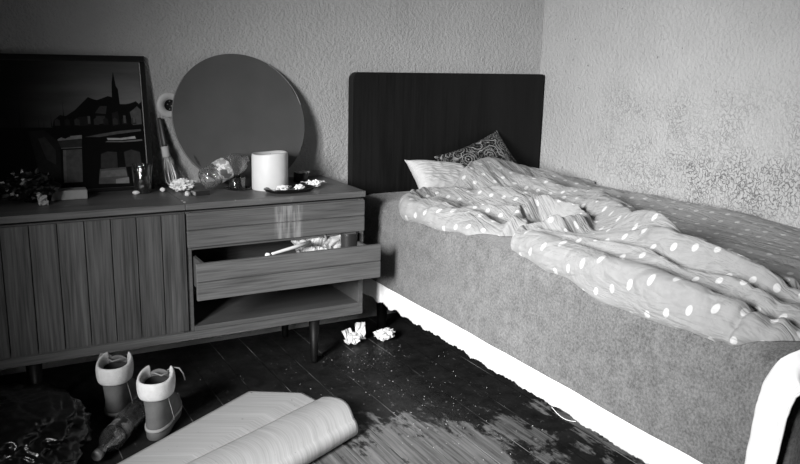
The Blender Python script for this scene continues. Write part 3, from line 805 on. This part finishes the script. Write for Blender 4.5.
cushion('pillow', M['pillow'], (-.655, -.215, .636), (1, .03, -.13), (.12, .80, .62), .31, .185, .085, 2, 'white pillow lying at the head of the bed under the duvet', 'pillow', .25, .010, M['pillow'])
cushion('cushion', M['paisley'], (-.412, -.165, .655), (.93, .08, .27), (-.20, .50, .60), .36, .29, .10, 5, 'dark paisley patterned cushion propped against the headboard', 'cushion', .18, .004, M['paisley'])

# ------------------------------------------------------------------ duvet
def seg_dist(x, y, poly):
    best = 9; sg = 1; tt = 0; n = len(poly) - 1
    for i in range(n):
        x0, y0 = poly[i][:2]; x1, y1 = poly[i + 1][:2]
        dx, dy = x1 - x0, y1 - y0; L = dx * dx + dy * dy
        t = max(0, min(1, ((x - x0) * dx + (y - y0) * dy) / L))
        ex, ey = x - x0 - t * dx, y - y0 - t * dy; d = math.hypot(ex, ey)
        if d < best: best = d; sg = 1 if dx * ey - dy * ex > 0 else -1; tt = (i + t) / n; amp = lerp(poly[i][2], poly[i + 1][2], t)
    return best, sg, tt, amp
# ridge: polyline of (x, y, height), width on the window side, width on the wall side
RIDGES = [
    ([(-.62, -.30, .090), (-.54, -.29, .116), (-.44, -.285, .118), (-.30, -.29, .085), (-.16, -.36, .03)], .13, .20),
    ([(-.60, -.41, .045), (-.50, -.46, .050), (-.40, -.56, .045)], .08, .12),
    ([(-.44, -.50, .025), (-.40, -.68, .060), (-.42, -.88, .078), (-.52, -1.10, .082), (-.68, -1.34, .070), (-.79, -1.55, .050), (-.78, -1.76, .040), (-.70, -1.95, .02)], .085, .060),
    ([(-.66, -.56, .02), (-.60, -.72, .05), (-.56, -.92, .058), (-.62, -1.15, .050), (-.735, -1.36, .042), (-.80, -1.55, .03), (-.79, -1.8, .01)], .040, .028),
    ([(-.22, -.42, .03), (-.15, -.75, .03), (-.12, -1.0, .03), (-.10, -1.2, .035), (-.14, -1.45, .01)], .07, .10),
    ([(-.86, -.36, .02), (-.95, -.42, .040), (-.965, -.55, .045), (-.95, -.70, .035), (-.90, -.82, .03)], .05, .045),
    ([(-.80, -.37, .03), (-.74, -.46, .045), (-.68, -.58, .05), (-.66, -.74, .045), (-.68, -.88, .03)], .06, .035),
    ([(-.86, -.60, .0), (-.84, -.70, .030), (-.78, -.80, .040), (-.72, -.86, .03)], .030, .022),
    ([(-.955, -1.09, .035), (-.955, -1.19, .048), (-.955, -1.40, .040), (-.96, -1.70, .038), (-.93, -1.95, .03)], .030, .026),
    ([(-.90, -1.13, .03), (-.885, -1.35, .046), (-.885, -1.60, .044), (-.865, -1.85, .040), (-.84, -2.0, .02)], .026, .020),
    ([(-.82, -1.16, .03), (-.815, -1.35, .050), (-.82, -1.58, .050), (-.79, -1.82, .044), (-.75, -2.0, .02)], .026, .020),
    ([(-.735, -1.14, .02), (-.745, -1.30, .030), (-.765, -1.46, .040), (-.77, -1.62, .040), (-.735, -1.85, .030)], .020, .015),
    ([(-.85, -1.25, .0), (-.852, -1.40, .022), (-.848, -1.60, .0)], .010, .009),
    ([(-.925, -1.45, .0), (-.92, -1.60, .022), (-.90, -1.80, .018), (-.87, -1.95, .0)], .010, .009),
    ([(-.93, -1.01, .02), (-.86, -.965, .045), (-.81, -.92, .070), (-.735, -.905, .085), (-.675, -.95, .085), (-.66, -1.03, .075), (-.69, -1.11, .05)], .026, .020),
    ([(-.87, -1.02, .02), (-.825, -.985, .040), (-.785, -.97, .04), (-.765, -.985, .02)], .012, .012),
    ([(-.96, -1.06, .03), (-.90, -1.085, .040), (-.84, -1.12, .065), (-.79, -1.14, .075), (-.745, -1.14, .06), (-.72, -1.11, .03)], .024, .018),
    ([(-.97, -1.25, .0), (-.975, -1.50, .018), (-.965, -1.8, .014), (-.95, -1.95, 0)], .018, .018),
    ([(-.52, -.62, .0), (-.49, -.78, .02), (-.50, -.95, .025), (-.56, -1.12, .01)], .02, .016),
]
def y_head(x):
    return interp(x, [(-1.03, -.44), (-.97, -.36), (-.88, -.32), (-.76, -.34), (-.70, -.31), (-.655, -.235), (-.56, -.175), (-.35, -.17), (-.18, -.22), (-.02, -.30)])
def x_left(y):
    e = interp(y, [(-2.02, -.90), (-1.96, -.965), (-1.88, -1.015), (-1.55, -1.022), (-1.30, -.995), (-1.16, -.985), (-1.105, -.975), (-1.07, -.945), (-1.035, -.885), (-1.0, -.87), (-.965, -.92), (-.86, -.985), (-.65, -1.0), (-.50, -1.005), (-.43, -.985), (-.40, -.95), (-.33, -.88), (-.28, -.7), (-.2, -.62)])
    e += .010 * noise.noise(V((y * 9, 1, 3)))
    if y < -1.75: e += .016 * max(0, noise.noise(V((y * 21, 5, 3))))
    return e
def foot_y(x): return -2.03 + .012 * noise.noise(V((x * 8, 0, 4)))
def duvet_h(x, y, e):
    """thickness above the bed"""
    puff = 1 - (1 - min(1, e / .05)) ** 2; puff = max(0, puff) ** .5
    h = .026
    tot = 0
    for poly, wl, wr in RIDGES:
        d, sg, t, amp = seg_dist(x, y, poly)
        # travelling head to foot the wall side lies to the left
        w = wr if sg > 0 else wl
        tot += amp * math.exp(-(d / w) ** 2)
    h += tot
    # hollow between the twisted folds
    hx, hy = (x + .755) / .052, (y + 1.03) / .050
    h -= .13 * math.exp(-(hx * hx + hy * hy))
    # rucks: lengthwise, sharper towards the foot and the window side
    s = sm(-.15, -.75, x); wx = x + .04 * noise.noise(V((x * 3, y * 2.2, 9)))
    dirx = wx * 1.0 + y * .07
    n1 = noise.noise(V((dirx * 8.5, y * 1.7, 2))); n2 = noise.noise(V((dirx * 19, y * 3.2, 5))); n3 = noise.noise(V((dirx * 38, y * 8, 7)))
    h += lerp(.006, .014, s) * n1 + lerp(.003, .010, s) * n2 + lerp(.0012, .0035, s) * n3
    # creases: narrow valleys along the folds
    h -= lerp(.003, .010, s) * math.exp(-(n1 / .07) ** 2) + lerp(.0015, .006, s) * math.exp(-(n2 / .10) ** 2)
    # cross rucks at the pillow end
    k = sm(-1.15, -.6, y)
    m1 = noise.noise(V((x * 8 + y * 7, y * 5 - x * 6, 22))); m2 = noise.noise(V((x * 15 - y * 13, y * 10 + x * 9, 31)))
    k *= 1 - .75 * sm(-.68, -.60, x) * sm(-.72, -.6, y)
    h += k * (.012 * m1 + .006 * m2 - .007 * math.exp(-(m1 / .06) ** 2) - .004 * math.exp(-(m2 / .09) ** 2))
    # gathers where the edge turns over at the foot
    if y < -1.80: h -= .020 * sm(-1.80, -1.9, y) * math.exp(-(noise.noise(V((y * 9, x * 3, 8))) / .08) ** 2)
    return max(.012, h) * puff + .001
def base_pt(x):
    """bed profile point and outward normal at flattened x"""
    R = .058; xe = BX0 + R
    if x >= xe: return x, BT + .004, V((0, 0, 1))
    s = xe - x; a = s / R
    if a < PI / 2 * .92: return xe - math.sin(a) * R, BT + .004 - R + math.cos(a) * R, V((-math.sin(a), 0, math.cos(a)))
    a2 = PI / 2 * .92; ex = s - a2 * R
    return xe - math.sin(a2) * R - .1 * ex, BT + .004 - R + math.cos(a2) * R - ex, V((-1, 0, .12)).normalized()
NU, NV = 210, 420
W_ = NU + 1; H = []; XY = []
for j in range(NV + 1):
    for i in range(NU + 1):
        a_ = (i / NU) ** 1.25; b = j / NV          # cells are packed tighter near the window-side edge
        xx = lerp(-.985, -.016, a_)
        y = lerp(y_head(xx), foot_y(xx), b)
        xl = x_left(y); x = lerp(xl, -.016, a_)
        e = max(0, min(x - xl, y - foot_y(x), b * abs(y_head(xx) - foot_y(xx))))
        XY.append((x, y)); H.append(duvet_h(x, y, e))
for _ in range(5):                                  # cloth does not fold to a knife edge
    G = H[:]
    for j in range(1, NV):
        for i in range(1, NU):
            k = j * W_ + i
            H[k] = .5 * G[k] + .125 * (G[k - 1] + G[k + 1] + G[k - W_] + G[k + W_])
top = []; bot = []; uvs = []
for (x, y), h in zip(XY, H):
    X, Z, n = base_pt(x); p = V((X, y, Z)) + n * h
    p.x = min(p.x, -.006); p.y = min(p.y, -.054)
    top.append(p); bot.append(V((min(X, -.006), min(y, -.054), Z)) + n * .0006); uvs.append((x + .3 * h, y + .25 * h))
dv = MB(); n = len(top); fs = []
for j in range(NV):
    for i in range(NU):
        q = (j * W_ + i, j * W_ + i + 1, (j + 1) * W_ + i + 1, (j + 1) * W_ + i); fs.append(q)
        fs.append(tuple(n + k for k in reversed(q)))
for i in range(NU):
    fs.append((i + 1, i, n + i, n + i + 1)); k = NV * W_ + i; fs.append((k, k + 1, n + k + 1, n + k))
for j in range(NV):
    k = j * W_; fs.append((k, k + W_, n + k + W_, n + k)); k += NU; fs.append((k + W_, k, n + k, n + k + W_))
dv.add(top + bot, fs, 0, True); dv.uv = uvs + uvs
do = dv.build('duvet', M['duvet'], loc=(-.5, -1.2, BT))
tag(do, 'pale rumpled duvet with white polka dots thrown back across the bed', 'duvet')

# ------------------------------------------------------------------ boots
def boot(loc, ang, label, lace_side):
    L = Matrix.Translation(loc) @ Matrix.Rotation(ang, 4, 'Z') @ Matrix.Diagonal((.88, .96, .97, 1))      # toe points along local +x, heel at x = 0
    root = thing('ankle_boot', loc, label, 'boot', None)
    N = 40
    def ring(z, xb, xf, hw, zf=0.0, zb=0.0, waist=.0):
        out = []
        for k in range(N):
            a = 2 * PI * k / N; c, s = math.cos(a), math.sin(a)
            t = (c + 1) / 2; x = lerp(xb, xf, t)
            r = hw * (abs(s) ** .8) * (1 if s >= 0 else -1)
            r *= 1 - waist * math.exp(-((t - .42) / .16) ** 2) + .06 * sm(.45, .75, t)
            out.append(L @ V((x, r, z + lerp(zb, zf, t))))
        return out
    MB().rings([ring(.0, .004, .262, .040, .006, 0, .12), ring(.004, 0, .266, .043, .006, 0, .12), ring(.020, -.001, .268, .044, .003, .004, .12), ring(.026, .001, .266, .043, .0, .004, .12)]).build('sole', M['sole'], root)
    MB().rings([ring(.0262, -.004, .267, .0448, .0, .004, .12), ring(.0275, -.006, .268, .0460, .0, .004, .12), ring(.034, -.006, .267, .0460, .0, .004, .12), ring(.0355, -.003, .264, .044, .0, .004, .12)]).build('welt', M['welt'], root)
    up = [ring(.030, .0, .262, .042, 0, .004, .12), ring(.045, -.002, .262, .0425, 0, 0, .10), ring(.060, -.001, .254, .041, -.004, 0, .08), ring(.075, .001, .232, .040, -.004, 0, .05), ring(.090, .003, .195, .040, 0, 0), ring(.105, .004, .165, .040, 0, 0), ring(.122, .003, .146, .0405), ring(.140, .001, .136, .042), ring(.160, -.002, .133, .044), ring(.172, -.003, .132, .045)]
    MB().rings(up, True, False).build('upper', M['suede'], root, solid=.003, solid_off=-1)
    MB().rings([ring(.168, .010, .118, .036, .004), ring(.12, .012, .118, .034), ring(.08, .014, .13, .034)], False, True).build('lining', M['lining'], root)
    # folded cuff, open at the front, higher towards the front corners
    cf = MB(); K = 44
    def cp(u, prof_r, z, lift):
        a = lerp(PI * .20, PI * 1.80, u); c, s = math.cos(a), math.sin(a)
        t = (c + 1) / 2; f = sm(.15, .95, t)
        x = lerp(-.004, .128, t); r = .0455 * (abs(s) ** .8) * (1 if s >= 0 else -1)
        ctr = V((.062, 0, 0)); q = V((x, r, 0)); d = (q - ctr); d.normalize()
        return L @ (q + d * prof_r + V((0, 0, z + lift * f)))
    prf = [(.003, .135, .002), (.0070, .136, .002), (.0105, .150, .004), (.0120, .168, .008), (.0110, .183, .012), (.0075, .191, .015), (.002, .193, .016), (-.003, .187, .014), (-.005, .168, .012), (-.004, .152, .006)]
    vs = [cp(u / K, *p) for u in range(K + 1) for p in prf]; m = len(prf); fs = []
    for u in range(K):
        for i in range(m):
            fs.append((u * m + i, u * m + (i + 1) % m, (u + 1) * m + (i + 1) % m, (u + 1) * m + i))
    fs.append(tuple(range(m))); fs.append(tuple(reversed(range(K * m, K * m + m))))
    cf.add(vs, fs, 0, True); cf.build('cuff', M['fleece'], root, sub=1)
    # tongue, laces
    MB().grid(lambda u, v: L @ V((lerp(.150, .112, v) - .02 * abs(u - .5) ** 2, (u - .5) * lerp(.05, .062, v), lerp(.10, .196, v) - .012 * (u - .5) ** 2 * 4)), 10, 10).build('tongue', M['suede'], root, solid=.004)
    lc = MB()
    for k in range(4):
        z = .105 + .020 * k; x = .168 - .013 * k
        lc.tube([L @ V((x - .012, -.026, z)), L @ V((x + .002, -.008, z + .006)), L @ V((x + .002, .010, z + .010)), L @ V((x - .012, .026, z + .014))], .0022, 6)
    s = lace_side
    lc.tube([L @ V((.120, s * .018, .185)), L @ V((.118, s * .036, .200)), L @ V((.122, s * .058, .196)), L @ V((.130, s * .068, .175)), L @ V((.135, s * .072, .150))], .0024, 6)
    lc.tube([L @ V((.115, s * -.03, .180)), L @ V((.09, s * -.01, .190)), L @ V((.08, s * .012, .186)), L @ V((.10, s * .03, .19))], .0024, 6)
    lc.build('lace', M['lace'], root)
    sm_ = MB()
    for s in (-1,):
        pts = []
        for k in range(10):
            t = k / 9; z = lerp(.138, .036, t); x = .036 + .010 * math.sin(t * PI * .9) + .045 * t * t
            tt = (x - .0) / .2
            pts.append(L @ V((x, s * (.0405 * (1 - abs(1 - 2 * min(.9, x / .14)) ** 2.4 * .5) + .0035 + .0020 * t), z)))
        sm_.tube(pts, .0011, 6)
    sm_.build('seam', M['welt'], root)
    return root
boot((-1.972, -.725, 0), math.radians(62), 'grey suede ankle boot with pale cuff standing nearest the pale floor sheet', -1)
boot((-2.058, -.560, 0), math.radians(66), 'ankle boot with pale cuff half hidden under sideboard, behind its mate', 1)

# ------------------------------------------------------------------ bottle on the floor
c0, c1 = V((-2.142, -.800, .032)), V((-1.965, -.545, .040))
fb = thing('plastic_bottle', (-2.05, -.67, 0), 'dark plastic drink bottle lying on the floor between bin bag and boot', 'bottle')
ax = (c1 - c0).normalized()
def dn(a, r, h):
    q = V((math.cos(a) * 1.2, math.sin(a) * 1.2, h * 13 + 7)); return r * (1 + .09 * noise.noise(q)), h
MB().lathe([(.0135, .012), (.0135, .030), (.0155, .034), (.0155, .037), (.0135, .040), (.018, .052), (.029, .072), (.0355, .092), (.036, .108), (.033, .118), (.0325, .122), (.0325, .165), (.035, .172), (.036, .20), (.035, .235), (.036, .265), (.034, .285), (.026, .292), (.012, .286), (.001, .284)], c0, ax, 36, mod=dn).build('body', M['clear_dark'], fb)
MB().lathe([(.0338, .120), (.0342, .124), (.0340, .145), (.0340, .164), (.0338, .168)], c0, ax, 36, mod=dn).build('label', M['label_dark'], fb)
MB().lathe([(.001, .0), (.0135, .0), (.0155, .002), (.0155, .018), (.0140, .019)], c0, ax, 28).build('cap', M['cap'], fb)

# ------------------------------------------------------------------ bin bag
bc = V((-2.335, -.66, 0))
bm = bmesh.new(); bmesh.ops.create_icosphere(bm, subdivisions=6, radius=1)
vs = []
for v in bm.verts:
    p = v.co.copy(); th = math.atan2(p.y, p.x)
    q = V((p.x * 1.6, p.y * 1.6, p.z * 1.6))
    cr = 1 - abs(noise.noise(q * 1.3 + V((4, 1, 2)))) * 2
    cr2 = 1 - abs(noise.noise(V((th * 2.4, p.z * 1.1, 5)))) * 2
    cr3 = 1 - abs(noise.noise(q * 3.4 + V((1, 8, 2)))) * 2
    cr4 = 1 - abs(noise.noise(q * 6.5 + V((3, 3, 9)))) * 2
    d = .80 + .14 * noise.noise(q * .9) + .09 * cr + .06 * cr2 + .055 * cr3 + .02 * cr4
    w = bc + V((p.x * .225 * d, p.y * .26 * d, .085 + p.z * .100 * d))
    w.z = max(w.z, .003 + .002 * (1 + noise.noise(q * 5))); vs.append(w)
mb = MB(); mb.add(vs, [tuple(v.index for v in f.verts) for f in bm.faces], 0, True); bm.free()
bb = thing('bin_bag', bc, 'crumpled black bin bag slumped on the floor at the lower left', 'bag')
mb.build('sack', M['bag'], bb)

# ------------------------------------------------------------------ folded floor sheet
def poly_at(t, pts):
    if t <= pts[0][0]: return V(pts[0][1])
    for (t0, p0), (t1, p1) in zip(pts, pts[1:]):
        if t <= t1: return V(p0).lerp(V(p1), (t - t0) / (t1 - t0))
    return V(pts[-1][1])
def vinyl(u, v):
    """u: across the sheet, far edge of the under layer -> near fold -> free edge of the top layer ; v: along it, right to left"""
    d = v * .85; R = .026
    dl = V((-.905, -.425, 0)).normalized()
    rip = .0035 * noise.noise(V((d * 5, u * 3, 1)))
    if u < .5:
        t = u / .5
        p = poly_at(t, [(0, (-1.606, -.518, 0)), (.3, (-1.452, -.610, 0)), (.55, (-1.412, -.76, 0)), (1, (-1.425, -.955, 0))])
        q = p + dl * d + V((0, -.13 * (1 - t) * d, 0)); q.z = .0035 + max(0, rip) * (1 - t)
        return q
    if u < .64:
        a = (u - .5) / .14 * PI
        q = V((-1.425, -.955, 0)) + dl * d + V((.10, -1, 0)).normalized() * (math.sin(a) * R * .9); q.z = .0035 + R * (1 - math.cos(a))
        return q
    t = (u - .64) / .36
    p = V((-1.425, -.955, 0)).lerp(V((-1.408, -.690, 0)), t) + V((.022 * math.sin(PI * t), 0, 0))
    q = p + dl * d + V((0, .02 * t * d, 0))
    q.z = .0035 + 2 * R * (1 - t ** 2.2) + .0095 * t + rip
    return q
vm = MB(); vm.grid(vinyl, 100, 90); vm.uv = [(j / 90 * .85, i / 100 * .8) for j in range(91) for i in range(101)]
vo = vm.build('floor_sheet', M['vinyl'], loc=(-1.6, -.9, 0), solid=.003, solid_off=0)
tag(vo, 'pale speckled floor covering sheet folded over on the dark boards', 'floor covering')

# ------------------------------------------------------------------ tissues and crumbs on the floor
c = V((-1.083, -.262, 0))
mb = ico(c + V((-.005, 0, .018)), (.030, .022, .020), 51, 3, .5)
sheet(c + V((-.028, .0, .03)), .045, .055, 52, .010, .4, 0, 8, 0, 3, 1.1, mb=mb); sheet(c + V((.030, .008, .040)), .040, .070, 53, .008, -.2, 0, 8, 0, 3, 1.4, mb=mb); sheet(c + V((-.02, -.015, .012)), .06, .03, 54, .008, .1, 0, 8, 0, 3, .2, mb=mb)
tag(rest(mb, .001).build('crumpled_tissue', M['paper'], loc=c, solid=.0006), 'crumpled white tissue with upright flap on floor, nearer the sideboard leg', 'tissue')
c = V((-.962, -.295, 0))
mb = ico(c + V((0, 0, .02)), (.036, .026, .020), 61, 4, .55, 2.6)
sheet(c + V((-.03, .005, .024)), .035, .035, 62, .009, .4, 0, 7, 0, 3, .5, mb=mb); sheet(c + V((.025, 0, .026)), .04, .04, 63, .009, 1, 0, 7, 0, 3, .6, mb=mb)
tag(rest(mb, .001).build('crumpled_tissue', M['paper'], loc=c, solid=.0006), 'compact white tissue ball on the floor beside the bed hem', 'tissue')
random.seed(12); cm_ = MB()
for k in range(260):
    if k < 200: x, y = random.gauss(-1.10, .12), random.uniform(-1.3, -.3)
    else: x, y = random.uniform(-1.9, -1.0), random.uniform(-.75, -.3)
    r = random.choice((.0008, .001, .0012, .0016, .0024)); z = .0006
    cm_.add([V((x + r * math.cos(a) * random.uniform(.6, 1.3), y + r * math.sin(a) * random.uniform(.6, 1.3), z)) for a in (0, 1.5, 3, 4.5)] + [V((x, y, z + r * .8))], [(0, 1, 4), (1, 2, 4), (2, 3, 4), (3, 0, 4), (3, 2, 1, 0)])
tag(cm_.build('dust_crumbs', M['crumb'], loc=(-1.1, -.7, 0)), 'scattered pale crumbs and dust on the dark floorboards', 'crumbs', None, 'stuff')

# ------------------------------------------------------------------ light
w = bpy.data.worlds.new('sky'); bpy.context.scene.world = w; w.use_nodes = True
w.node_tree.nodes['Background'].inputs[0].default_value = (.8, .8, .8, 1); w.node_tree.nodes['Background'].inputs[1].default_value = .03
ld = bpy.data.lights.new('window daylight', 'AREA'); ld.shape = 'RECTANGLE'; ld.size = .72; ld.size_y = .95; ld.energy = 28; ld.spread = math.radians(56)
lo = bpy.data.objects.new('window_daylight', ld); C.objects.link(lo)
lo.location = (XL - .25, (WY0 + WY1) / 2, (WZ0 + WZ1) / 2)
lo.rotation_euler = (V((-.9, -.84, .40)) - V(lo.location)).to_track_quat('-Z', 'Y').to_euler()

# ------------------------------------------------------------------ camera
cd = bpy.data.cameras.new('camera'); cam = bpy.data.objects.new('camera', cd); C.objects.link(cam)
r_, u_, w_ = V((0.871177, -0.490411, 0.023386)), V((0.089327, 0.205161, 0.974643)), V((0.482774, 0.846998, -0.222538))
cam.matrix_world = Matrix(((r_.x, u_.x, -w_.x, -2.38668), (r_.y, u_.y, -w_.y, -2.8979), (r_.z, u_.z, -w_.z, 1.13415), (0, 0, 0, 1)))
cd.sensor_width = 36; cd.lens = 773.163 * 36 / 800; cd.clip_start = .02
S = bpy.context.scene; S.camera = cam
S.view_settings.view_transform = 'Standard'; S.view_settings.look = 'None'; S.view_settings.gamma = 1; S.view_settings.use_curve_mapping = False
S.view_settings.exposure = .6
for o in bpy.data.objects:
    if '_b' in o: del o['_b']
